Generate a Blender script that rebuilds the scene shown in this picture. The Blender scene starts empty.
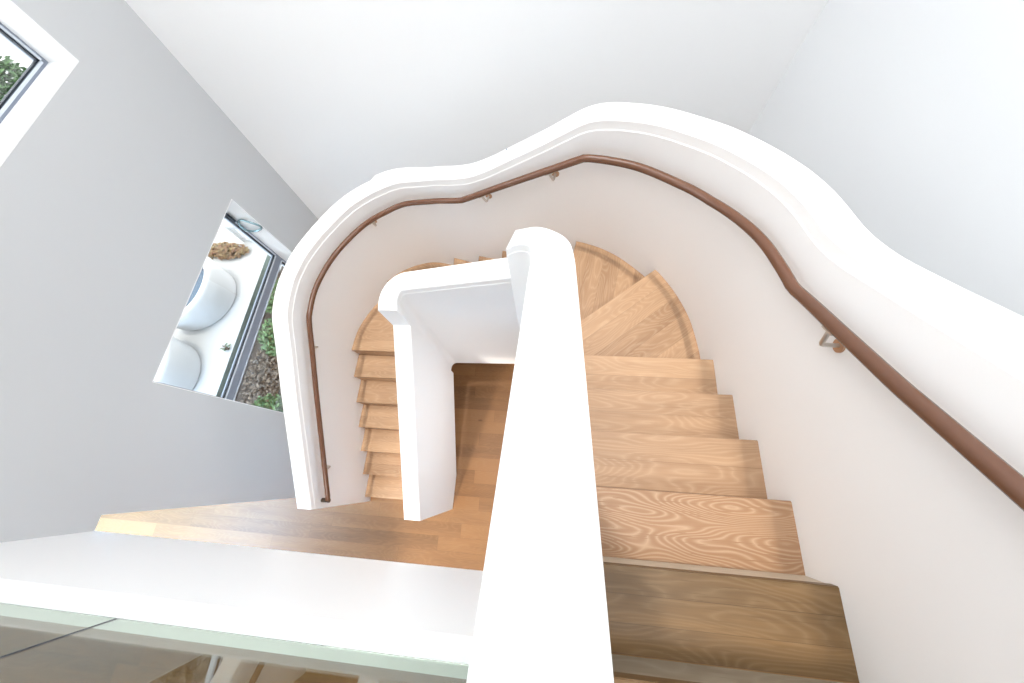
import bpy, bmesh, math, random
from mathutils import Vector, Matrix
random.seed(7)
C = bpy.context.scene.collection
SC = bpy.context.scene
Z0 = 4.9103                      # height of the eye above the lower floor; heights below are given from the eye
RISE, GO = 0.175, 0.26848
Y_NOSE, Z_NOSE = -0.29962, -1.5852
XW, XL = 1.055, -2.271           # inner faces of the outer balustrade, upper and lower flight
SP = 0.083                       # half thickness of the spine wall
def TZ(k): return Z0 + Z_NOSE - RISE * k

# ------------------------------------------------------------------ helpers
def tag(o, label=None, cat=None, group=None, kind=None):
    if label: o['label'] = label
    if cat: o['category'] = cat
    if group: o['group'] = group
    if kind: o['kind'] = kind
    return o

def empty(name, loc=(0, 0, 0)):
    o = bpy.data.objects.new(name, None); C.objects.link(o); o.location = loc
    o.empty_display_size = .1
    return o

def link(name, bm, mat, parent=None, smooth=None, loc=None, rotz=0):
    bmesh.ops.recalc_face_normals(bm, faces=bm.faces)
    me = bpy.data.meshes.new(name); bm.to_mesh(me); bm.free()
    me.materials.append(mat)
    if smooth is not None:
        for p in me.polygons: p.use_smooth = True
        me.set_sharp_from_angle(angle=math.radians(smooth))
    o = bpy.data.objects.new(name, me); C.objects.link(o)
    if loc is not None:
        o.matrix_world = Matrix.Translation(loc) @ Matrix.Rotation(rotz, 4, 'Z')
    if parent is not None:
        bpy.context.view_layer.update()
        o.parent = parent; o.matrix_parent_inverse = parent.matrix_world.inverted()
    return o

def box(bm, x0, x1, y0, y1, z0, z1):
    v = [bm.verts.new((x, y, z)) for x in (x0, x1) for y in (y0, y1) for z in (z0, z1)]
    for f in ((0, 1, 3, 2), (4, 6, 7, 5), (0, 4, 5, 1), (2, 3, 7, 6), (0, 2, 6, 4), (1, 5, 7, 3)):
        bm.faces.new([v[i] for i in f])
    return v

def bevel(bm, w, seg=2):
    bmesh.ops.bevel(bm, geom=list(bm.edges), offset=w, segments=seg, affect='EDGES', profile=.5)

def prism(bm, poly, z0, z1):
    a = [bm.verts.new((x, y, z0)) for x, y in poly]; b = [bm.verts.new((x, y, z1)) for x, y in poly]
    n = len(poly)
    bm.faces.new(a[::-1]); bm.faces.new(b)
    for i in range(n):
        j = (i + 1) % n
        bm.faces.new((a[i], a[j], b[j], b[i]))

def loft(bm, rings, closed=True, caps=True):
    R = [[bm.verts.new(p) for p in r] for r in rings]
    n = len(R[0])
    for a, b in zip(R, R[1:]):
        for i in range(n if closed else n - 1):
            j = (i + 1) % n
            bm.faces.new((a[i], a[j], b[j], b[i]))
    if caps:
        bm.faces.new(R[0][::-1]); bm.faces.new(R[-1])

def tube(bm, pts, r, seg=14):
    pts = [Vector(p) for p in pts]; rings = []
    t = (pts[1] - pts[0]).normalized()
    u = t.orthogonal().normalized()
    for i, p in enumerate(pts):
        if i == 0: d = pts[1] - pts[0]
        elif i == len(pts) - 1: d = pts[-1] - pts[-2]
        else: d = (pts[i + 1] - p).normalized() + (p - pts[i - 1]).normalized()
        d.normalize()
        u = (u - d * u.dot(d)).normalized(); w = d.cross(u)
        rr = r
        if 0 < i < len(pts) - 1:
            c = (pts[i + 1] - p).normalized().dot((p - pts[i - 1]).normalized())
            rr = r / max(.6, math.sqrt((1 + c) / 2))
        rings.append([p + (u * math.cos(a) + w * math.sin(a)) * (rr if True else r) for a in [2 * math.pi * k / seg for k in range(seg)]])
    loft(bm, rings)

def cat_rom(P, n=12):
    P = [Vector(p) for p in P]
    P = [2 * P[0] - P[1]] + P + [2 * P[-1] - P[-2]]; out = []
    for i in range(1, len(P) - 2):
        a, b, c, d = P[i - 1], P[i], P[i + 1], P[i + 2]
        t1 = (b - a).length ** .5; t2 = t1 + (c - b).length ** .5; t3 = t2 + (d - c).length ** .5
        for k in range(n):
            u = t1 + k / n * (t2 - t1)
            A1 = (t1 - u) / t1 * a + u / t1 * b; A2 = (t2 - u) / (t2 - t1) * b + (u - t1) / (t2 - t1) * c
            A3 = (t3 - u) / (t3 - t2) * c + (u - t2) / (t3 - t2) * d
            B1 = (t2 - u) / t2 * A1 + u / t2 * A2; B2 = (t3 - u) / (t3 - t1) * A2 + (u - t1) / (t3 - t1) * A3
            out.append((t2 - u) / (t2 - t1) * B1 + (u - t1) / (t2 - t1) * B2)
    out.append(P[-2]); return out

def interp(tab, x):
    if x <= tab[0][0]: return tab[0][1] + (x - tab[0][0]) * (tab[1][1] - tab[0][1]) / (tab[1][0] - tab[0][0])
    for (a, va), (b, vb) in zip(tab, tab[1:]):
        if x <= b: return va + (x - a) / (b - a) * (vb - va)
    return tab[-1][1]

def smooth_tab(tab, w):
    """the table averaged over a window of half width w"""
    def f(x): return sum(interp(tab, x + w * k / 4) for k in range(-4, 5)) / 9
    return f

# ------------------------------------------------------------------ materials
def new_mat(name):
    m = bpy.data.materials.new(name); m.use_nodes = True
    return m, m.node_tree.nodes, m.node_tree.links, m.node_tree.nodes['Principled BSDF']

def srgb(r, g, b):
    f = lambda c: (c / 255 / 12.92) if c / 255 <= .04045 else ((c / 255 + .055) / 1.055) ** 2.4
    return (f(r), f(g), f(b), 1)

def plain(name, col, rough=.5, metal=0, bump=0, bscale=200, spec=.5, vary=0):
    m, N, L, B = new_mat(name)
    B.inputs['Base Color'].default_value = col; B.inputs['Roughness'].default_value = rough
    B.inputs['Metallic'].default_value = metal; B.inputs['Specular IOR Level'].default_value = spec
    t = N.new('ShaderNodeTexCoord')
    n = N.new('ShaderNodeTexNoise'); n.inputs['Scale'].default_value = bscale; n.inputs['Detail'].default_value = 4
    L.new(t.outputs['Object'], n.inputs['Vector'])
    if bump:
        b = N.new('ShaderNodeBump'); b.inputs['Strength'].default_value = bump; b.inputs['Distance'].default_value = .002
        L.new(n.outputs['Fac'], b.inputs['Height']); L.new(b.outputs['Normal'], B.inputs['Normal'])
    if vary:
        n2 = N.new('ShaderNodeTexNoise'); n2.inputs['Scale'].default_value = 1.7; n2.inputs['Detail'].default_value = 3
        L.new(t.outputs['Object'], n2.inputs['Vector'])
        mx = N.new('ShaderNodeMix'); mx.data_type = 'RGBA'
        mx.inputs[6].default_value = tuple(c * (1 - vary) for c in col[:3]) + (1,); mx.inputs[7].default_value = col
        L.new(n2.outputs['Fac'], mx.inputs[0]); L.new(mx.outputs[2], B.inputs['Base Color'])
    return m

def math_node(N, L, op, a, b=None):
    n = N.new('ShaderNodeMath'); n.operation = op
    for i, v in enumerate((a, b)):
        if v is None: continue
        if isinstance(v, (int, float)): n.inputs[i].default_value = v
        else: L.new(v, n.inputs[i])
    return n.outputs[0]

def oak(name, dark, light, pale, board=.134, length=None, rough=.42, seam=.5, cathedral=.5, knots=True, vary=.30, rings=22):
    """limed oak: boards along local X, each with its own tone, stretched fibres, flame figure and a few knots"""
    m, N, L, B = new_mat(name)
    tc = N.new('ShaderNodeTexCoord'); oi = N.new('ShaderNodeObjectInfo')
    off = N.new('ShaderNodeVectorMath'); off.operation = 'MULTIPLY_ADD'
    comb = N.new('ShaderNodeCombineXYZ')
    for i, k in enumerate((31.7, 0, 17.3)): L.new(math_node(N, L, 'MULTIPLY', oi.outputs['Random'], k), comb.inputs[i])
    add = N.new('ShaderNodeVectorMath'); add.operation = 'ADD'
    L.new(tc.outputs['Object'], add.inputs[0]); L.new(comb.outputs[0], add.inputs[1])
    sep = N.new('ShaderNodeSeparateXYZ'); L.new(tc.outputs['Object'], sep.inputs[0])
    row = math_node(N, L, 'DIVIDE', sep.outputs['Y'], board)
    rowi = math_node(N, L, 'FLOOR', row)
    wn = N.new('ShaderNodeTexWhiteNoise'); wn.noise_dimensions = '2D'
    idc = N.new('ShaderNodeCombineXYZ')
    L.new(rowi, idc.inputs[0]); L.new(math_node(N, L, 'MULTIPLY', oi.outputs['Random'], 91.0), idc.inputs[1])
    L.new(idc.outputs[0], wn.inputs['Vector'])
    bid = wn.outputs['Value']
    seamx = None
    if length:
        xs = math_node(N, L, 'ADD', math_node(N, L, 'DIVIDE', sep.outputs['X'], length), math_node(N, L, 'MULTIPLY', bid, 7.31))
        xi = math_node(N, L, 'FLOOR', xs)
        wn2 = N.new('ShaderNodeTexWhiteNoise'); wn2.noise_dimensions = '2D'
        idc2 = N.new('ShaderNodeCombineXYZ'); L.new(rowi, idc2.inputs[0]); L.new(xi, idc2.inputs[1]); L.new(idc2.outputs[0], wn2.inputs['Vector'])
        bid = wn2.outputs['Value']
        fx = math_node(N, L, 'FRACT', xs)
        seamx = math_node(N, L, 'LESS_THAN', fx, .0022 / length * 1.0)
    # board offset so that the figure differs from board to board
    boff = N.new('ShaderNodeCombineXYZ')
    L.new(math_node(N, L, 'MULTIPLY', bid, 23.0), boff.inputs[0]); L.new(math_node(N, L, 'MULTIPLY', bid, .7), boff.inputs[1]); L.new(math_node(N, L, 'MULTIPLY', bid, 11.0), boff.inputs[2])
    p = N.new('ShaderNodeVectorMath'); p.operation = 'ADD'; L.new(add.outputs[0], p.inputs[0]); L.new(boff.outputs[0], p.inputs[1])
    def mapped(sx, sy, sz):
        mp = N.new('ShaderNodeMapping'); mp.inputs['Scale'].default_value = (sx, sy, sz); L.new(p.outputs[0], mp.inputs['Vector']); return mp.outputs[0]
    # flame figure: contour rings of a stretched smooth noise
    nz = N.new('ShaderNodeTexNoise'); nz.inputs['Scale'].default_value = 1; nz.inputs['Detail'].default_value = 1.5; nz.inputs['Roughness'].default_value = .4
    L.new(mapped(1.5, 6.5, 3), nz.inputs['Vector'])
    ring = math_node(N, L, 'FRACT', math_node(N, L, 'MULTIPLY', nz.outputs['Fac'], rings))
    ringt = math_node(N, L, 'POWER', math_node(N, L, 'ABSOLUTE', math_node(N, L, 'SUBTRACT', math_node(N, L, 'MULTIPLY', ring, 2), 1)), 2.2)
    fib = N.new('ShaderNodeTexNoise'); fib.inputs['Scale'].default_value = 1; fib.inputs['Detail'].default_value = 5; fib.inputs['Roughness'].default_value = .65
    L.new(mapped(5, 130, 40), fib.inputs['Vector'])
    big = N.new('ShaderNodeTexNoise'); big.inputs['Scale'].default_value = 1; big.inputs['Detail'].default_value = 3
    L.new(mapped(1.1, 9, 4), big.inputs['Vector'])
    r = N.new('ShaderNodeValToRGB'); r.color_ramp.elements[0].position = .25; r.color_ramp.elements[1].position = .75
    r.color_ramp.elements[0].color = dark; r.color_ramp.elements[1].color = light
    tone = math_node(N, L, 'ADD', math_node(N, L, 'MULTIPLY', big.outputs['Fac'], .55),
                     math_node(N, L, 'ADD', math_node(N, L, 'MULTIPLY', bid, vary), math_node(N, L, 'MULTIPLY', fib.outputs['Fac'], .25)))
    L.new(tone, r.inputs['Fac'])
    mx = N.new('ShaderNodeMix'); mx.data_type = 'RGBA'; mx.inputs[7].default_value = pale
    L.new(r.outputs['Color'], mx.inputs[6])
    gate = math_node(N, L, 'MULTIPLY', math_node(N, L, 'GREATER_THAN', fib.outputs['Fac'], .40), cathedral)
    L.new(math_node(N, L, 'MULTIPLY', ringt, gate), mx.inputs[0])
    col = mx.outputs[2]
    if knots:
        vo = N.new('ShaderNodeTexVoronoi'); vo.inputs['Scale'].default_value = 1.0; L.new(mapped(1.5, 3.4, .01), vo.inputs['Vector'])
        kn = N.new('ShaderNodeMapRange'); kn.inputs[1].default_value = .02; kn.inputs[2].default_value = .065; kn.inputs[3].default_value = .6; kn.inputs[4].default_value = 0
        L.new(vo.outputs['Distance'], kn.inputs[0])
        mk = N.new('ShaderNodeMix'); mk.data_type = 'RGBA'; mk.inputs[7].default_value = srgb(92, 60, 38)
        L.new(col, mk.inputs[6]); L.new(kn.outputs[0], mk.inputs[0]); col = mk.outputs[2]
    fr = math_node(N, L, 'FRACT', row)
    sm = math_node(N, L, 'LESS_THAN', math_node(N, L, 'MINIMUM', fr, math_node(N, L, 'SUBTRACT', 1, fr)), .0009 / board)
    if seamx is not None: sm = math_node(N, L, 'MAXIMUM', sm, seamx)
    ms = N.new('ShaderNodeMix'); ms.data_type = 'RGBA'; ms.inputs[7].default_value = tuple(c * .55 for c in dark[:3]) + (1,)
    L.new(col, ms.inputs[6]); L.new(math_node(N, L, 'MULTIPLY', sm, seam), ms.inputs[0])
    L.new(ms.outputs[2], B.inputs['Base Color'])
    B.inputs['Roughness'].default_value = rough; B.inputs['Specular IOR Level'].default_value = .35
    bp = N.new('ShaderNodeBump'); bp.inputs['Strength'].default_value = .15; bp.inputs['Distance'].default_value = .001
    L.new(fib.outputs['Fac'], bp.inputs['Height']); L.new(bp.outputs['Normal'], B.inputs['Normal'])
    return m

M = {}
M['plaster'] = plain('white plaster', (.90, .895, .89, 1), .75, bump=.05, bscale=90, spec=.2)
M['wall'] = plain('white wall paint', (.95, .95, .95, 1), .8, bump=.04, bscale=120, spec=.15)
M['wall_left'] = plain('pale grey wall paint', (.585, .595, .605, 1), .8, bump=.04, bscale=120, spec=.15)  # darker than the other walls: the wall's shade is put into its colour
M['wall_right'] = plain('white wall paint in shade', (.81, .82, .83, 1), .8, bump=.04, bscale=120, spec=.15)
M['trim'] = plain('white satin trim', (.89, .89, .89, 1), .4, bump=.02, bscale=60, spec=.3)
M['oak'] = oak('limed oak treads', srgb(140, 108, 82), srgb(188, 153, 120), srgb(210, 184, 154), cathedral=.24)
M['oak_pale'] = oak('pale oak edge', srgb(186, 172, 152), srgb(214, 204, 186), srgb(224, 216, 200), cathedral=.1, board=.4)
M['oak_grey'] = oak('grey oak edge', srgb(112, 100, 86), srgb(158, 146, 126), srgb(186, 176, 158), cathedral=.2, board=.4)  # greyer oak for the risers of the topmost treads
M['oak_figured'] = oak('limed oak with bold figure', srgb(132, 98, 72), srgb(168, 130, 98), srgb(204, 176, 146), board=.3, cathedral=.5, rings=34)
M['oak_shaded'] = oak('smoked oak', srgb(66, 52, 36), srgb(140, 108, 70), srgb(150, 126, 96), cathedral=.26, vary=.5, board=.09)  # darker oak for the nearest treads, with their shade put into the colour
M['oakfloor'] = oak('oak floor boards', srgb(110, 78, 50), srgb(150, 108, 70), srgb(164, 126, 88), board=.16, length=1.7, cathedral=.22, vary=.42)
M['rail'] = plain('brown leather handrail', srgb(104, 68, 48), .24, bump=.05, bscale=300, spec=.6, vary=.15)
M['steel'] = plain('brushed steel', (.62, .60, .57, 1), .32, metal=1, bump=.03)
M['copper'] = plain('copper rose', srgb(190, 156, 128), .35, metal=.7)
M['dark'] = plain('dark bronze', srgb(58, 42, 22), .4, metal=.4)
M['frame'] = plain('grey window aluminium', srgb(140, 148, 162), .4, metal=.2, bump=.02)
M['frame_dark'] = plain('dark gasket', srgb(40, 48, 58), .5)
M['bead'] = plain('pale glazing bead', srgb(205, 212, 222), .4)
M['chrome'] = plain('blue green glass ring', srgb(140, 170, 178), .12, metal=.6)
M['stone'] = plain('white terrace paving', (.40, .405, .405, 1), .8, bump=.1, bscale=40, vary=.06)
M['kerbface'] = plain('grey green kerb', srgb(112, 126, 120), .8, bump=.1, bscale=60, vary=.1)  # greyer than the paving: shade on this side is put into its colour
M['shell'] = plain('white moulded resin', (.48, .485, .49, 1), .5, spec=.2)
M['cushion'] = plain('blue grey cushion cloth', srgb(76, 92, 108), .9, bump=.2, bscale=400, vary=.2)
M['soil'] = plain('brown soil and dry leaves', srgb(66, 58, 52), .95, bump=.9, bscale=35, vary=.5)

def leaf_mat(name, a, b):
    m, N, L, B = new_mat(name)
    t = N.new('ShaderNodeTexCoord'); n = N.new('ShaderNodeTexNoise'); n.inputs['Scale'].default_value = 14; n.inputs['Detail'].default_value = 4
    L.new(t.outputs['Object'], n.inputs['Vector'])
    r = N.new('ShaderNodeValToRGB'); r.color_ramp.elements[0].position = .35; r.color_ramp.elements[1].position = .65
    r.color_ramp.elements[0].color = a; r.color_ramp.elements[1].color = b
    L.new(n.outputs['Fac'], r.inputs['Fac']); L.new(r.outputs['Color'], B.inputs['Base Color'])
    B.inputs['Roughness'].default_value = .6
    return m
M['leaf'] = leaf_mat('green leaves', srgb(44, 70, 40), srgb(88, 120, 72))
M['leaf_dry'] = leaf_mat('brown dry leaves', srgb(74, 66, 58), srgb(112, 100, 86))
M['leaf_rust'] = leaf_mat('rust and gold leaves', srgb(120, 84, 62), srgb(128, 112, 74))
M['stem'] = plain('brown stem', srgb(92, 70, 50), .8)

def glass(name, col, rough=0):
    m, N, L, B = new_mat(name)
    B.inputs['Base Color'].default_value = col; B.inputs['Transmission Weight'].default_value = 1
    B.inputs['Roughness'].default_value = rough; B.inputs['IOR'].default_value = 1.45
    t = N.new('ShaderNodeTexCoord'); n = N.new('ShaderNodeTexNoise'); n.inputs['Scale'].default_value = 1.3
    L.new(t.outputs['Object'], n.inputs['Vector'])
    b = N.new('ShaderNodeBump'); b.inputs['Strength'].default_value = .004; b.inputs['Distance'].default_value = .002
    L.new(n.outputs['Fac'], b.inputs['Height']); L.new(b.outputs['Normal'], B.inputs['Normal'])
    return m
M['glass'] = glass('balustrade glass', (.76, .86, .75, 1))
M['pane'] = glass('window glass', (.97, .985, .98, 1))

# ------------------------------------------------------------------ plan of the outer balustrade (inner face)
W = [(1.055, -1.9), (1.055, -.8), (1.055, 0), (1.055, .5), (1.055, .8), (1.04, .97), (1.003, 1.163), (.915, 1.376), (.798, 1.556), (.68, 1.68),
     (.527, 1.807), (.37, 1.89), (.2, 1.945), (-.05, 1.995), (-.3, 2.045), (-.52, 2.088), (-.78, 2.14), (-1.05, 2.215), (-1.411, 2.28),
     (-1.769, 2.15), (-2.09, 1.8), (-2.24, 1.48), (-2.271, 1.2), (-2.271, .9), (-2.271, .4), (-2.271, -.1), (-2.271, -.472)]
PATH = cat_rom(W, 10)
S = [0.0]
for a, b in zip(PATH, PATH[1:]): S.append(S[-1] + (b - a).length)
S = [s - .3 for s in S]          # arc length, zero at y = -1.6
def normal(i):
    a = PATH[max(i - 1, 0)]; b = PATH[min(i + 1, len(PATH) - 1)]
    t = (b - a).normalized(); return Vector((t.y, -t.x))
NRM = [normal(i) for i in range(len(PATH))]
def offs(i, d): return PATH[i] + NRM[i] * d

CAP = [(-.3, .66), (0, .456), (1.939, -.847), (2.4, -1.162), (2.53, -1.222), (2.70, -1.25), (2.87, -1.28), (3.094, -1.331), (3.362, -1.386), (3.632, -1.437),
       (3.9, -1.49), (3.98, -1.522), (4.244, -1.708), (4.661, -1.985), (4.813, -2.07), (4.95, -2.115), (5.137, -2.165), (5.382, -2.246), (5.746, -2.34), (6.232, -2.43),
       (6.637, -2.495), (7.0, -2.575), (7.13, -2.61), (7.802, -3.025), (8.8, -3.68)]
cap_z = smooth_tab(CAP, .05)
RAIL = [(-.3, .42), (0, .21), (1.632, -.888), (1.902, -1.073), (2.38, -1.372), (2.41, -1.385), (2.637, -1.437), (2.846, -1.497), (3.074, -1.566), (3.3, -1.616),
        (3.522, -1.652), (3.744, -1.683), (3.942, -1.705), (4.201, -1.853), (4.545, -2.054), (4.9, -2.265), (4.96, -2.285), (5.153, -2.345), (5.429, -2.441), (5.754, -2.538),
        (6.11, -2.60), (6.383, -2.642), (6.727, -2.715), (7.06, -2.788), (7.095, -2.805), (7.759, -3.212), (8.66, -3.79)]
def rail_z(s): return interp(RAIL, s)

# ------------------------------------------------------------------ room shell
def cellwall(name, mat, axis, c0, c1, us, vs, holes, loc=None):
    """a wall slab across axis between c0 and c1, cut by rectangular holes"""
    bm = bmesh.new()
    def hole(u, v): return any(h[0] < u < h[1] and h[2] < v < h[3] for h in holes)
    nu, nv = len(us) - 1, len(vs) - 1
    solid = [[not hole((us[i] + us[i + 1]) / 2, (vs[j] + vs[j + 1]) / 2) for j in range(nv)] for i in range(nu)]
    def P(c, u, v): return {'x': (c, u, v), 'y': (u, c, v), 'z': (u, v, c)}[axis]
    cache = {}
    def V(c, u, v):
        k = (c, u, v)
        if k not in cache: cache[k] = bm.verts.new(P(c, u, v))
        return cache[k]
    for i in range(nu):
        for j in range(nv):
            if not solid[i][j]: continue
            u0, u1, v0, v1 = us[i], us[i + 1], vs[j], vs[j + 1]
            for c in (c0, c1): bm.faces.new((V(c, u0, v0), V(c, u1, v0), V(c, u1, v1), V(c, u0, v1)))
            for di, dj, (a, b) in ((-1, 0, ((u0, v0), (u0, v1))), (1, 0, ((u1, v0), (u1, v1))), (0, -1, ((u0, v0), (u1, v0))), (0, 1, ((u0, v1), (u1, v1)))):
                ii, jj = i + di, j + dj
                if 0 <= ii < nu and 0 <= jj < nv and solid[ii][jj]: continue
                bm.faces.new((V(c0, *a), V(c0, *b), V(c1, *b), V(c1, *a)))
    return tag(link(name, bm, mat), kind='structure')

def struct_box(name, mat, *b):
    bm = bmesh.new(); box(bm, *b); return tag(link(name, bm, mat), kind='structure')

XLW, YB, XR, YF, ZC = -3.13, 3.0, 1.72, -5.2, Z0 + 3.1
LOW = (.482, 2.315, Z0 - 4.45, Z0 - 2.49)         # lower window opening
UPP = (.482, 2.335, Z0 - 1.27, Z0 + .75)          # upper window opening
DOOR_TOP = Z0 - 2.53
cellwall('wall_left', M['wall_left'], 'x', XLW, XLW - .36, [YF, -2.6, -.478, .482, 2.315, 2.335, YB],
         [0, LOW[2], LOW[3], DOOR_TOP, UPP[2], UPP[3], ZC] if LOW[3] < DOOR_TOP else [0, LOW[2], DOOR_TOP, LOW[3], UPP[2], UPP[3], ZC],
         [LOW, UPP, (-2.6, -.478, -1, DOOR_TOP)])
struct_box('wall_back', M['wall'], XLW - .36, XR + .2, YB, YB + .2, 0, ZC)
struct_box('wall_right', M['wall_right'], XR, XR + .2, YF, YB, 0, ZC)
struct_box('wall_front', M['wall'], XLW - .36, XR + .2, YF - .2, YF, 0, ZC)
struct_box('floor', M['oakfloor'], -6.8, XR, YF, YB, -.12, 0)
struct_box('wall_corridor_back', M['wall'], -6.8, XLW - .36, -.478, -.30, 0, DOOR_TOP)
struct_box('wall_corridor_front', M['wall'], -6.8, XLW - .36, -2.8, -2.6, 0, DOOR_TOP)
struct_box('wall_corridor_end', M['wall'], -7.0, -6.8, -2.8, -.30, 0, DOOR_TOP)
struct_box('ceiling_corridor', M['wall'], -7.0, XLW - .36, -2.8, -.30, DOOR_TOP, DOOR_TOP + .2)
struct_box('ceiling_lower', M['trim'], XLW, -SP, YF, -.58, DOOR_TOP, Z0 - 1.62)
struct_box('floor_upper', M['oakfloor'], XLW, -SP, YF, -.64, Z0 - 1.62, Z0 - 1.585)
# ceiling with a roof light over the stairwell; its front edge runs across; added panels shape the sun below
bm = bmesh.new()
ZT = ZC + .15
X0, X1 = XLW - .36, XR + .2
for poly in ([(X0, YF - .2), (X1, YF - .2), (X1, -.52), (X0, -.52)],
             [(.958, -.52), (X1, -.52), (X1, .74), (.958, .74)],  # added unseen panel, keeps the sun off the rail side of the treads
             [(-1.15, -.52), (.474, -.52), (.375, -.30), (.22, -.06), (.05, .06), (.05, 1.05), (-.2, 1.19), (-1.15, 1.19)]):  # added unseen panel, blocks sun over the well and cuts the tread's sun patch
    prism(bm, poly, ZC, ZT)
tag(link('ceiling', bm, M['wall']), kind='structure')
# kerb that carries the glass
bm = bmesh.new()
prof = [(-.70, -1.585), (-.70, -1.57), (-.640, -1.569), (-.582, -1.568), (-.571, -1.576), (-.571, -1.745), (-.5795, -1.76), (-.5795, -1.80), (-.60, -1.80), (-.60, -1.62), (-.70, -1.62)]
loft(bm, [[(x, y, Z0 + z) for y, z in prof] for x in (XLW, -SP)])
tag(link('trim_1', bm, M['trim']), kind='structure')

# ------------------------------------------------------------------ windows
def window(name, op, transom, handle=False):
    y0, y1, z0, z1 = op
    xf = -3.352; w = .036; d = .055
    f = bmesh.new()
    box(f, xf - d, xf, y0, y0 + w, z0, z1); box(f, xf - d, xf, y1 - w, y1, z0, z1)
    box(f, xf - d, xf, y0 + w, y1 - w, z0, z0 + w); box(f, xf - d, xf, y0 + w, y1 - w, z1 - w, z1)
    if transom: box(f, xf - d, xf, y0 + w, y1 - w, transom[0], transom[1])
    root = empty(name, (xf, (y0 + y1) / 2, z0)); tag(root, kind='structure')
    link('window_frame', f, M['frame'], root)
    cells = [(z0 + w, transom[0]), (transom[1], z1 - w)] if transom else [(z0 + w, z1 - w)]
    for a, b in cells:
        g = bmesh.new(); box(g, xf - .034, xf - .026, y0 + w - .004, y1 - w + .004, a - .004, b + .004); link('pane', g, M['pane'], root)
        k = bmesh.new(); e = .009
        for q in ((y0 + w, y0 + w + e, a, b), (y1 - w - e, y1 - w, a, b), (y0 + w, y1 - w, a, a + e), (y0 + w, y1 - w, b - e, b)):
            box(k, xf - .026, xf - .006, *q)
        link('gasket', k, M['frame_dark'], root)
        k = bmesh.new(); e = .014
        for q in ((y0 + w - e, y0 + w, a, b), (y1 - w, y1 - w + e, a, b), (y0 + w, y1 - w, a - e, a), (y0 + w, y1 - w, b, b + e)):
            box(k, xf - .004, xf + .006, *q)
        link('glazing_bead', k, M['bead'], root)
    return root
w1 = window('window_1', LOW, (Z0 - 3.515, Z0 - 3.395))
w2 = window('window_2', UPP, None)
for wn, op in ((w1, LOW), (w2, UPP)):
    y0, y1, z0, z1 = op; bm = bmesh.new(); e = .006
    box(bm, -3.351, XLW + .0005, y1 - e, y1 + .001, z0, z1); box(bm, -3.351, XLW + .0005, y0 - .001, y0 + e, z0, z1)
    box(bm, -3.351, XLW + .0005, y0 + e, y1 - e, z0 - .001, z0 + e); box(bm, -3.351, XLW + .0005, y0 + e, y1 - e, z1 - e, z1 + .001)
    link('reveal', bm, M['trim'], wn)['label'] = 'white window reveal'
# ring shaped pull at the far jamb of the lower window
ring = bmesh.new()
cx, cy, cz = -3.262, LOW[1] - .012, Z0 - 2.855
cx = -3.235
pts = [(cx + .115 * math.cos(a), cy - .016 - .012 * math.sin(a * 2), cz + .085 * math.sin(a)) for a in [2 * math.pi * k / 40 for k in range(41)]]
tube(ring, pts, .011, 10)
link('ring_pull', ring, M['chrome'], w1, 60)['label'] = 'glossy blue-green ring pull'
hb = bmesh.new(); box(hb, -3.350, -3.330, LOW[1] - .045, LOW[1] - .022, Z0 - 2.78, Z0 - 2.64)
link('latch', hb, M['frame_dark'], w1)['label'] = 'dark latch'

# ------------------------------------------------------------------ outer balustrade
bal = bmesh.new(); rings = []
for i, s in enumerate(S):
    z = Z0 + cap_z(s)
    T = .15 + (.035 * min(1, max(0, (s - 5.25) / .4)) if s < 5.76 else 0)
    cr = z - .062
    prof = [(0, 0), (0, cr - .006), (.003, cr), (.004, cr + .012), (.005, z - .010), (.011, z - .003), (.020, z), (T - .008, z), (T - .002, z - .003), (T, z - .010), (T, 0)]
    rings.append([(*offs(i, d), zz) for d, zz in prof])
loft(bal, rings)
ob = link('curved_balustrade', bal, M['plaster'], None, 13)
tag(ob, 'white plaster outer balustrade curving round the winding stair, with the brown handrail on its inside', 'balustrade')
sd = bmesh.new(); bmesh.ops.create_icosphere(sd, subdivisions=2, radius=.009, matrix=Matrix.Translation((-.352, 2.188, Z0 - 1.897)))
link('screw_head', sd, M['frame'], ob)['label'] = 'small grey screw head on the cap'

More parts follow.
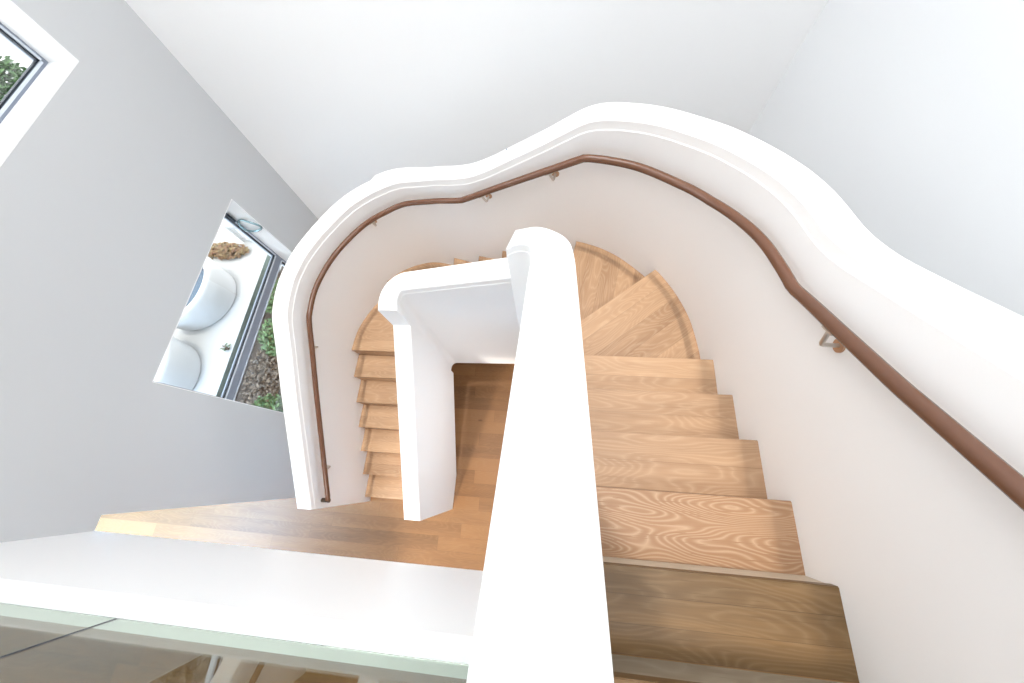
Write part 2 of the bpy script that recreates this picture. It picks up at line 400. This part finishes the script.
# ------------------------------------------------------------------ spine balustrade
def spine():
    bm = bmesh.new()
    # upper piece: straight along the upper flight, round the corner, ends with a step
    def zc(y): return -.625 - .645 * y
    st = []
    for y in (-1.9, -1.2, -.5, 0, .3, .5, .62): st.append(((SP, y), (-SP, y), zc(y)))
    oc = cat_rom([(SP, .62, zc(.62)), (.081, .743, -1.10), (.068, .85, -1.158), (.027, .98, -1.27), (-.074, 1.158, -1.45), (-.213, 1.318, -1.68)], 5)[4:]
    ic = cat_rom([(-SP, .62, zc(.62)), (-.080, .746, -1.10), (-.086, .815, -1.158), (-.111, .92, -1.27), (-.183, 1.046, -1.45), (-.264, 1.177, -1.68)], 5)[4:]
    for o, i in zip(oc, ic): st.append((tuple(o[:2]), tuple(i[:2]), (o.z + i.z) / 2))
    rings = []
    for (o, i, z) in st:
        z += Z0; o = Vector(o); i = Vector(i); u = (i - o).normalized(); cr = z - .055
        b = max(z - 1.62, Z0 - 4.0)
        if o.y > .7: b = Z0 - 4.0 + (z - 1.62 - Z0 + 4.0) * max(0, 1 - (o.y - .7) / .3) if z - 1.62 > Z0 - 4.0 else Z0 - 4.0
        q = [(o, b), (o, z - .012), (o + u * .004, z - .003), (o + u * .012, z), (i - u * .016, z), (i - u * .007, z - .004), (i - u * .004, z - .012), (i - u * .003, cr), (i, cr - .006), (i, b)]
        rings.append([(p.x, p.y, zz) for p, zz in q])
    loft(bm, rings)
    # lower piece: back wall of the well, round the far corner, ends with a step
    st = []
    for k in range(6):
        f = k / 5; st.append(((-.235 - .86 * f, 1.395 - .035 * f), (-.235 - .86 * f, 1.222 - .022 * f), -2.05 - .172 * f))
    n = 12
    for k in range(1, n + 1):
        t = k / n * math.pi / 2
        st.append(((-1.095 - .225 * math.sin(t), 1.14 + .22 * math.cos(t)), (-1.095 - .066 * math.sin(t), 1.134 + .066 * math.cos(t)), -2.222 - .12 * (k / n)))
    st.append(((-1.32, 1.10), (-1.161, 1.10), -2.355))
    rings = []
    for (o, i, z) in st:
        z += Z0; o = Vector(o); i = Vector(i); u = (i - o).normalized(); cr = z - .055; b = Z0 - 4.02
        q = [(o, b), (o, z - .012), (o + u * .004, z - .003), (o + u * .012, z), (i - u * .016, z), (i - u * .007, z - .004), (i - u * .004, z - .012), (i - u * .003, cr), (i, cr - .006), (i, b)]
        rings.append([(p.x, p.y, zz) for p, zz in q])
    loft(bm, rings)
    # last piece: straight beside the lower flight, down to the lower floor
    rings = []
    for y in (1.102, .8, .4, -.075, -.2, -.484):
        z = Z0 - 3.342 + .63 * y; b = max(0, (y + .075) * .66); x0, x1 = -1.32, -1.161
        q = [(x0, b), (x0, z - .010), (x0 + .003, z - .003), (x0 + .010, z), (x1 - .010, z), (x1 - .003, z - .003), (x1, z - .010), (x1, b)]
        rings.append([(x, y, zz) for x, zz in q])
    loft(bm, rings)
    o = link('stepped_balustrade', bm, M['plaster'], None, 13)
    tag(o, 'thick white plaster inner balustrade with stepped caps, standing between the two flights around the well', 'balustrade')
spine()

# ------------------------------------------------------------------ staircase
stair = empty('staircase', (-.5, .8, 0))
tag(stair, 'winding oak staircase turning left from the upper flight down to the lower floor', 'staircase')
def wall_pt(i): return offs(i, .004)
def idx_near(p):
    p = Vector(p); return min(range(len(PATH)), key=lambda i: (PATH[i] - p).length)
def tread(poly, k, nose_a, nose_b, depth_riser=True):
    """one tread: its board plus the riser board under its nosing; grain along the nosing"""
    a, b = Vector(nose_a), Vector(nose_b)
    ang = math.atan2(b.y - a.y, b.x - a.x)
    c = sum((Vector(p) for p in poly), Vector((0, 0))) / len(poly)
    ctr = a                     # boards are counted from the nosing
    rot = Matrix.Rotation(-ang, 2)
    loc3 = Vector((ctr.x, ctr.y, TZ(k)))
    lp = [tuple(rot @ (Vector(p) - ctr)) for p in poly]
    bm = bmesh.new(); prism(bm, lp, -.036, 0)
    top = [e for e in bm.edges if all(abs(v.co.z) < 1e-6 for v in e.verts)]
    bmesh.ops.bevel(bm, geom=top, offset=.003, segments=2, affect='EDGES')
    mt = M['oak_shaded'] if k <= 0 else M['oak_figured'] if k == 1 else M['oak']
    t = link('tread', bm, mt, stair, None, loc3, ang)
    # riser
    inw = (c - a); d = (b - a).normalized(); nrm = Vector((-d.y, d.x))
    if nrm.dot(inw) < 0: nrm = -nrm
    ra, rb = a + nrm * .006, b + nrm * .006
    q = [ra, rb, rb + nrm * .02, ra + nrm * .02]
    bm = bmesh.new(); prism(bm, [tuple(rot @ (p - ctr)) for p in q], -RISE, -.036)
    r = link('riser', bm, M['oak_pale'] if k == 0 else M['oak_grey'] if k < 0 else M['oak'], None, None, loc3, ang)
    r.parent = t; r.matrix_parent_inverse = t.matrix_world.inverted() if False else Matrix.Identity(4)
    r.matrix_basis = Matrix.Identity(4)
    return t
EXT = .022
# upper straight flight
for k in range(-5, 5):
    y = Y_NOSE + GO * k
    tread([(SP, y), (XW + .004, y), (XW + .004, y - GO - EXT), (SP, y - GO - EXT)], k, (SP, y), (XW + .004, y))
# winders and the back run: nosing from the balustrade to the spine, going down
y4 = Y_NOSE + GO * 4
noses = {4: ((XW, y4), (SP, y4)), 5: ((.80, 1.556), (.083, .984)), 6: ((.206, 1.945), (.06, 1.24)), 7: ((-.2, 2.025), (-.215, 1.33)), 8: ((-.50, 2.085), (-.50, 1.35)),
         9: ((-.775, 2.14), (-.775, 1.355)), 10: ((-1.10, 2.23), (-1.06, 1.36)), 11: ((-1.93, 2.02), (-1.262, 1.30)), 12: ((XL, 1.2019), (-1.32, 1.2019))}
inner = {5: [(.083, .72)], 6: [(.083, .9)], 7: [(-.05, 1.28)], 12: [(-1.31, 1.22)], 11: [(-1.17, 1.345)]}
for k in range(5, 13):
    oa, ia = Vector(noses[k - 1][0]), Vector(noses[k - 1][1]); on, inn = Vector(noses[k][0]), Vector(noses[k][1])
    # the tread runs a little under the riser above it
    i0, i1 = idx_near(oa), idx_near(on)
    back = max(0, i0 - 1)
    arc = [wall_pt(i) for i in range(i0 + 1, i1)]
    d0 = (oa - ia).normalized(); n0 = Vector((d0.y, -d0.x))
    if n0.dot((on + inn) / 2 - (oa + ia) / 2) > 0: n0 = -n0
    nout = Vector((NRM[i0].x, NRM[i0].y)); 
    poly = [ia + n0 * EXT, oa + n0 * EXT + d0 * .004] + arc + [on + (on - inn).normalized() * .004, inn]
    poly = [tuple(p) for p in poly]
    tread(poly, k, tuple(on), tuple(inn))
# lower straight flight
for k in range(13, 19):
    y = 1.2019 - .26846 * (k - 12)
    tread([(XL - .004, y), (-1.32, y), (-1.32, y + GO + EXT), (XL - .004, y + GO + EXT)], k, (XL - .004, y), (-1.32, y))
# last riser down to the floor is the riser of tread 18; plaster underside of the flights
bm = bmesh.new()
def slab(pts, x0, x1):
    loft(bm, [[(x, y, Z0 + z) for y, z in pts] for x in (x0, x1)])
dn = .19
slab([(-1.9, Z_NOSE + 1.6 * .652 - .02 - dn + .0), (.774, TZ(4) - Z0 - dn - .03), (.774, TZ(4) - Z0 - dn - .16), (-1.9, Z_NOSE + 1.6 * .652 - dn - .16)], SP, XW + .003)
slab([(1.2, TZ(12) - Z0 - dn - .03), (-.2, -4.9), (.05, -4.9), (1.2, TZ(12) - Z0 - dn - .18)], XL - .003, -1.32)
for k in range(5, 13):
    oa, ia = Vector(noses[k - 1][0]), Vector(noses[k - 1][1]); on, inn = Vector(noses[k][0]), Vector(noses[k][1])
    arc = [wall_pt(i) for i in range(idx_near(oa) + 1, idx_near(on))]
    prism(bm, [tuple(p) for p in [ia, oa] + arc + [on, inn]], TZ(k) - .40, TZ(k) - RISE - .005)
u = link('soffit', bm, M['plaster'], stair); u['label'] = 'white plaster underside'

# ------------------------------------------------------------------ handrail
rail = empty('handrail', (XL + .065, -.39, Z0 - 3.8))
tag(rail, 'brown round handrail on metal brackets, fixed along the inside of the curved white balustrade', 'handrail')
RD = .0235
def rail_pt(s):
    for i in range(len(S) - 1):
        if S[i] <= s <= S[i + 1]:
            f = (s - S[i]) / (S[i + 1] - S[i])
            p = offs(i, -.065).lerp(offs(i + 1, -.065), f)
            return Vector((p.x, p.y, Z0 + rail_z(s)))
pts = []; s = -.25
while s < 8.675:
    pts.append(rail_pt(s)); s += .035
pts.append(rail_pt(8.675))
bm = bmesh.new(); tube(bm, pts, RD, 16); link('rail', bm, M['rail'], rail, 50)
e = pts[-1]
bm = bmesh.new()
tube(bm, [(e.x + .018, e.y - .006, e.z - .008), (XL - .004, e.y - .006, e.z - .008)], .021, 14)
link('end_return', bm, M['dark'], rail, 50)['label'] = 'dark end turned into the wall'
def bracket(s, parent):
    p = rail_pt(s)
    i = min(range(len(S)), key=lambda j: abs(S[j] - s))
    n = Vector((NRM[i].x, NRM[i].y, 0)); q = PATH[i]
    q = Vector((p.x, p.y, 0)) + n * .065
    t = (rail_pt(s + .03) - rail_pt(s - .03)).normalized()
    dn = t.cross(Vector((0, 0, 1))).cross(t).normalized() * -1
    top = p + dn * (RD - .003); el = p + dn * (RD + .066)
    q = q + Vector((el.x - p.x, el.y - p.y, 0))
    bm = bmesh.new(); tube(bm, [top, el - dn * .010, el - dn * .003 + n * .004, el + n * .012, Vector((q.x, q.y, el.z)) - n * .004], .0085, 10)
    b = link('bracket', bm, M['steel'], parent, 50)
    bm = bmesh.new(); side = t.cross(Vector((0, 0, 1))).normalized(); up = side.cross(t).normalized()
    vs = [p - up * (RD - .001) + t * a * .028 + side * c * .011 - up * h * .006 for h in (0, 1) for a in (-1, 1) for c in (-1, 1)]
    vv = [bm.verts.new(v) for v in vs]
    for f in ((0, 1, 3, 2), (4, 6, 7, 5), (0, 4, 5, 1), (2, 3, 7, 6), (0, 2, 6, 4), (1, 5, 7, 3)): bm.faces.new([vv[j] for j in f])
    link('saddle', bm, M['steel'], b)
    bm = bmesh.new(); c = Vector((q.x, q.y, el.z))
    tube(bm, [c - n * .006, c - n * .003, c + n * .004], .027, 24)
    link('rose', bm, M['copper'], b, 40)['label'] = 'round copper coloured rose against the wall'
for s in (1.0, 2.164, 4.185, 4.727, 5.933, 7.329, 8.40): bracket(s, rail)

# ------------------------------------------------------------------ glass balustrade on the upper floor
gb = empty('glass_balustrade', (-1.5, -.654, Z0 - 1.59))
tag(gb, 'frameless clear glass balustrade standing in the white kerb at the edge of the upper floor', 'balustrade')
for x0, x1 in ((XLW + .01, -1.679), (-1.671, -SP - .008)):
    bm = bmesh.new(); box(bm, x0, x1, -.660, -.648, Z0 - 1.568, Z0 - .55); link('panel', bm, M['glass'], gb)
bm = bmesh.new(); box(bm, -1.679, -1.671, -.660, -.648, Z0 - 1.565, Z0 - .55); link('joint_seal', bm, M['frame_dark'], gb)['label'] = 'thin dark upright joint'

# ------------------------------------------------------------------ outside the windows
GT = Z0 - 4.786
struct_box('terrace', M['stone'], -14, -4.885, -.25, 12, GT - .3, GT)
struct_box('kerb_face', M['kerbface'], -4.885, -4.880, -.25, 12, 0, GT - .001)
struct_box('ground_outside', M['stone'], -4.88, XLW - .36, -.30, 12, -.2, 0)
bed = struct_box('planting_bed', M['soil'], -4.63, -3.62, .1, 4.2, 0, .03)
def leaves(bm, n, ctr, rad, size, flat=0):
    for _ in range(n):
        while True:
            v = Vector((random.uniform(-1, 1), random.uniform(-1, 1), random.uniform(-1, 1)))
            if v.length < 1: break
        p = Vector(ctr) + Vector((v.x * rad[0], v.y * rad[1], v.z * rad[2]))
        s = size * random.uniform(.6, 1.3)
        a = Vector((random.gauss(0, 1), random.gauss(0, 1), random.gauss(0, .5))).normalized(); b = a.cross(Vector((random.gauss(0, .5), random.gauss(0, .5), 1))).normalized()
        q = [p - a * s, p + b * s * .45, p + a * s, p - b * s * .45]
        bm.faces.new([bm.verts.new(x) for x in q])
def shrub(name, x, y, z, r, h, n, size, mat, label, group=None):
    root = empty(name, (x, y, z)); tag(root, label, 'shrub', group)
    bm = bmesh.new()
    for k in range(5):
        a = k * 1.26; tube(bm, [(x, y, z - .01), (x + r * .25 * math.cos(a), y + r * .25 * math.sin(a), z + h * .45), (x + r * .5 * math.cos(a), y + r * .5 * math.sin(a), z + h * .85)], .008, 6)
    link('stem', bm, M['stem'], root)
    bm = bmesh.new(); leaves(bm, n, (x, y, z + h * .55), (r, r, h * .5), size); f = link('foliage', bm, M[mat], root)
    return root
shrub('garden_shrub', -4.25, 2.35, .03, .30, .42, 700, .045, 'leaf', 'green shrub in the bed below the window, farthest along the transom')
shrub('garden_shrub', -4.05, 1.72, .03, .33, .40, 800, .045, 'leaf', 'bushy green shrub in the middle of the planting bed')
shrub('garden_shrub', -3.95, .62, .03, .22, .30, 350, .04, 'leaf', 'small green shrub nearest the dark sill corner of the lower window')
shrub('garden_shrub', -4.95, 1.5, GT, .07, .12, 18, .03, 'leaf', 'tiny pale green sprig growing at the terrace kerb')
bm = bmesh.new(); leaves(bm, 1700, (-4.1, 1.1, .06), (.5, .75, .05), .035)
tag(link('dry_leaves', bm, M['leaf_dry']), 'brown dry leaves covering the soil of the planting bed', 'leaves', kind='stuff')
bm = bmesh.new(); leaves(bm, 900, (-5.66, 3.27, GT + .05), (.46, .17, .05), .035)
tag(link('rust_groundcover', bm, M['leaf_rust']), 'rust and gold ground cover at the far end of the terrace', 'plants', kind='stuff')
def tub_chair(x, y, rz, label, k_=1.25):
    root = empty('tub_chair', (x, y, GT)); tag(root, label, 'chair', 'white tub chairs on the terrace')
    bm = bmesh.new(); rings = []
    n = 30
    for k in range(n + 1):
        a = math.radians(-128 + 256 * k / n) ; ca, sa = math.cos(a), math.sin(a)
        h = .38 + .2 * (0.5 + 0.5 * math.cos(a * .9)) ** 1.4
        r0, r1 = .40 * k_, .50 * k_
        P = lambda r, z: (x + r * math.cos(a + rz), y + r * 1.0 * math.sin(a + rz), GT + z)
        rings.append([P(r0 - .04, .02), P(r0, h - .03), P(r0 + .03, h), P(r1 - .02, h), P(r1, h - .03), P(r1 - .06, .02)])
    loft(bm, rings); link('shell', bm, M['shell'], root, 45)
    bm = bmesh.new(); prism(bm, [(x + k_ * .375 * math.cos(a), y + k_ * .375 * math.sin(a)) for a in [2 * math.pi * k / 28 for k in range(28)]], GT + .02, GT + .34); link('seat', bm, M['shell'], root)
    bm = bmesh.new(); prism(bm, [(x + k_ * .35 * math.cos(a), y + k_ * .35 * math.sin(a)) for a in [2 * math.pi * k / 28 for k in range(28)]], GT + .341, GT + .43); bevel_edges = [e for e in bm.edges if all(v.co.z > GT + .42 for v in e.verts)]
    bmesh.ops.bevel(bm, geom=bevel_edges, offset=.03, segments=3, affect='EDGES'); link('cushion', bm, M['cushion'], root, 40)['label'] = 'blue-grey seat cushion'
    return root
tub_chair(-5.72, 2.34, .35, 'white tub chair on the terrace with its blue-grey cushion showing')
tub_chair(-5.82, 1.0, .1, 'white tub chair on the terrace nearest the window, seen from behind')
# white trellis panel at the far end of the terrace
root = empty('trellis', (-5.2, 3.5, GT)); tag(root, 'small white slatted trellis panel standing beside the rust coloured plants', 'trellis')
bm = bmesh.new(); x0, x1, z1 = -5.42, -4.95, GT + .42
for q in ((x0, x0 + .05, GT, z1), (x1 - .05, x1, GT, z1), (x0 + .05, x1 - .05, z1 - .05, z1), (x0 + .05, x1 - .05, GT + .02, GT + .07)): box(bm, q[0], q[1], 3.48, 3.52, q[2], q[3])
link('trellis_frame', bm, M['shell'], root)
for k in range(4):
    bm = bmesh.new(); a = x0 + .075 + k * .09; box(bm, a, a + .03, 3.485, 3.515, GT + .07, z1 - .05); link('slat', bm, M['shell'], root)
# tree beyond the upper window
root = empty('garden_tree', (-6.6, 4.15, GT)); tag(root, 'leafy green tree seen through the upper window', 'tree')
bm = bmesh.new(); tube(bm, [(-6.6, 4.15, GT - .02), (-6.56, 4.1, GT + 1.3), (-6.6, 4.12, GT + 2.4)], .05, 8); link('trunk', bm, M['stem'], root)
bm = bmesh.new(); leaves(bm, 1100, (-6.6, 3.98, GT + 2.5), (.28, .26, .34), .05); link('crown', bm, M['leaf'], root)

# ------------------------------------------------------------------ camera
R = Matrix(((.993913, -.033357, .104993), (.068096, .935202, -.347506), (-.086598, .352541, .931781)))
cd = bpy.data.cameras.new('camera'); cam = bpy.data.objects.new('camera', cd); C.objects.link(cam)
cd.sensor_width = 36; cd.lens = 12.4407; cd.clip_start = .02
cam.matrix_world = Matrix.Translation((0, 0, Z0)) @ R.to_4x4()
SC.camera = cam

# ------------------------------------------------------------------ light
w = bpy.data.worlds.new('sky'); SC.world = w; w.use_nodes = True
bg = w.node_tree.nodes['Background']; bg.inputs['Color'].default_value = (.93, .97, 1, 1); bg.inputs['Strength'].default_value = 3.3
def lamp(name, kind, loc, energy, col=(1, 1, 1), aim=None, **kw):
    d = bpy.data.lights.new(name, kind); d.energy = energy; d.color = col
    for k, v in kw.items(): setattr(d, k, v)
    o = bpy.data.objects.new(name, d); C.objects.link(o); o.location = loc
    if aim is not None: o.rotation_euler = (Vector(aim) - Vector(loc)).to_track_quat('-Z', 'Y').to_euler()
    return o
lamp('sun', 'SUN', (0, 0, 12), 1.2, (1, .92, .80), aim=(0.0, 0.0, 0), angle=math.radians(1.2))
lamp('lower_spot', 'SPOT', (-2.3, -4.6, 2.25), 1000, (1, .94, .86), aim=(-.72, .6, .0), spot_size=math.radians(27), spot_blend=.5, shadow_soft_size=.12)
lamp('lower_room_fill', 'AREA', (-1.8, -2.4, DOOR_TOP - .03), 48, (1, .90, .80), aim=(-1.6, -1.6, 0), shape='RECTANGLE', size=1.8, size_y=1.0)  # added fill, brightens the lower floor strip and the well
lamp('corridor_fill', 'AREA', (-5.3, -1.2, DOOR_TOP - .05), 330, (.42, .68, 1), aim=(-5.0, -1.3, 0), shape='RECTANGLE', size=2.8, size_y=1.5)  # added cool fill that whitens the corridor floor in place of haze
lamp('well_fill', 'AREA', (-1.3, 2.7, ZC - .3), 38, (1, 1, 1), aim=(-1.5, -.58, Z0 - 2.0), shape='RECTANGLE', size=1.6, size_y=.5)  # unseen fill added to brighten the fascia
lamp('under_stair_fill', 'AREA', (.35, .75, 2.0), 20, (.95, .97, 1), aim=(-.75, .8, 0), shape='RECTANGLE', size=.7, size_y=.7)  # added fill for the well floor; no fitting exists under the stair
lamp('corner_fill', 'AREA', (-1.6, -.2, ZC - .15), 13, (.97, .99, 1), aim=(.7, 1.7, Z0 - 2.0), shape='RECTANGLE', size=1.4, size_y=1.0)  # extra unseen fill, lifts the balustrade at the winder corner
lamp('stair_fill', 'AREA', (.9, -1.6, ZC - .1), 48, (1, .99, .98), aim=(-1.1, 2.1, Z0 - 2.4), shape='RECTANGLE', size=1.6, size_y=1.0)  # added overhead fill aimed at the inner face of the far balustrade

SC.view_settings.view_transform = 'Standard'
SC.view_settings.look = 'None'
SC.view_settings.exposure = 0.31
SC.cycles.max_bounces = 10
SC.cycles.diffuse_bounces = 6
SC.cycles.transmission_bounces = 10
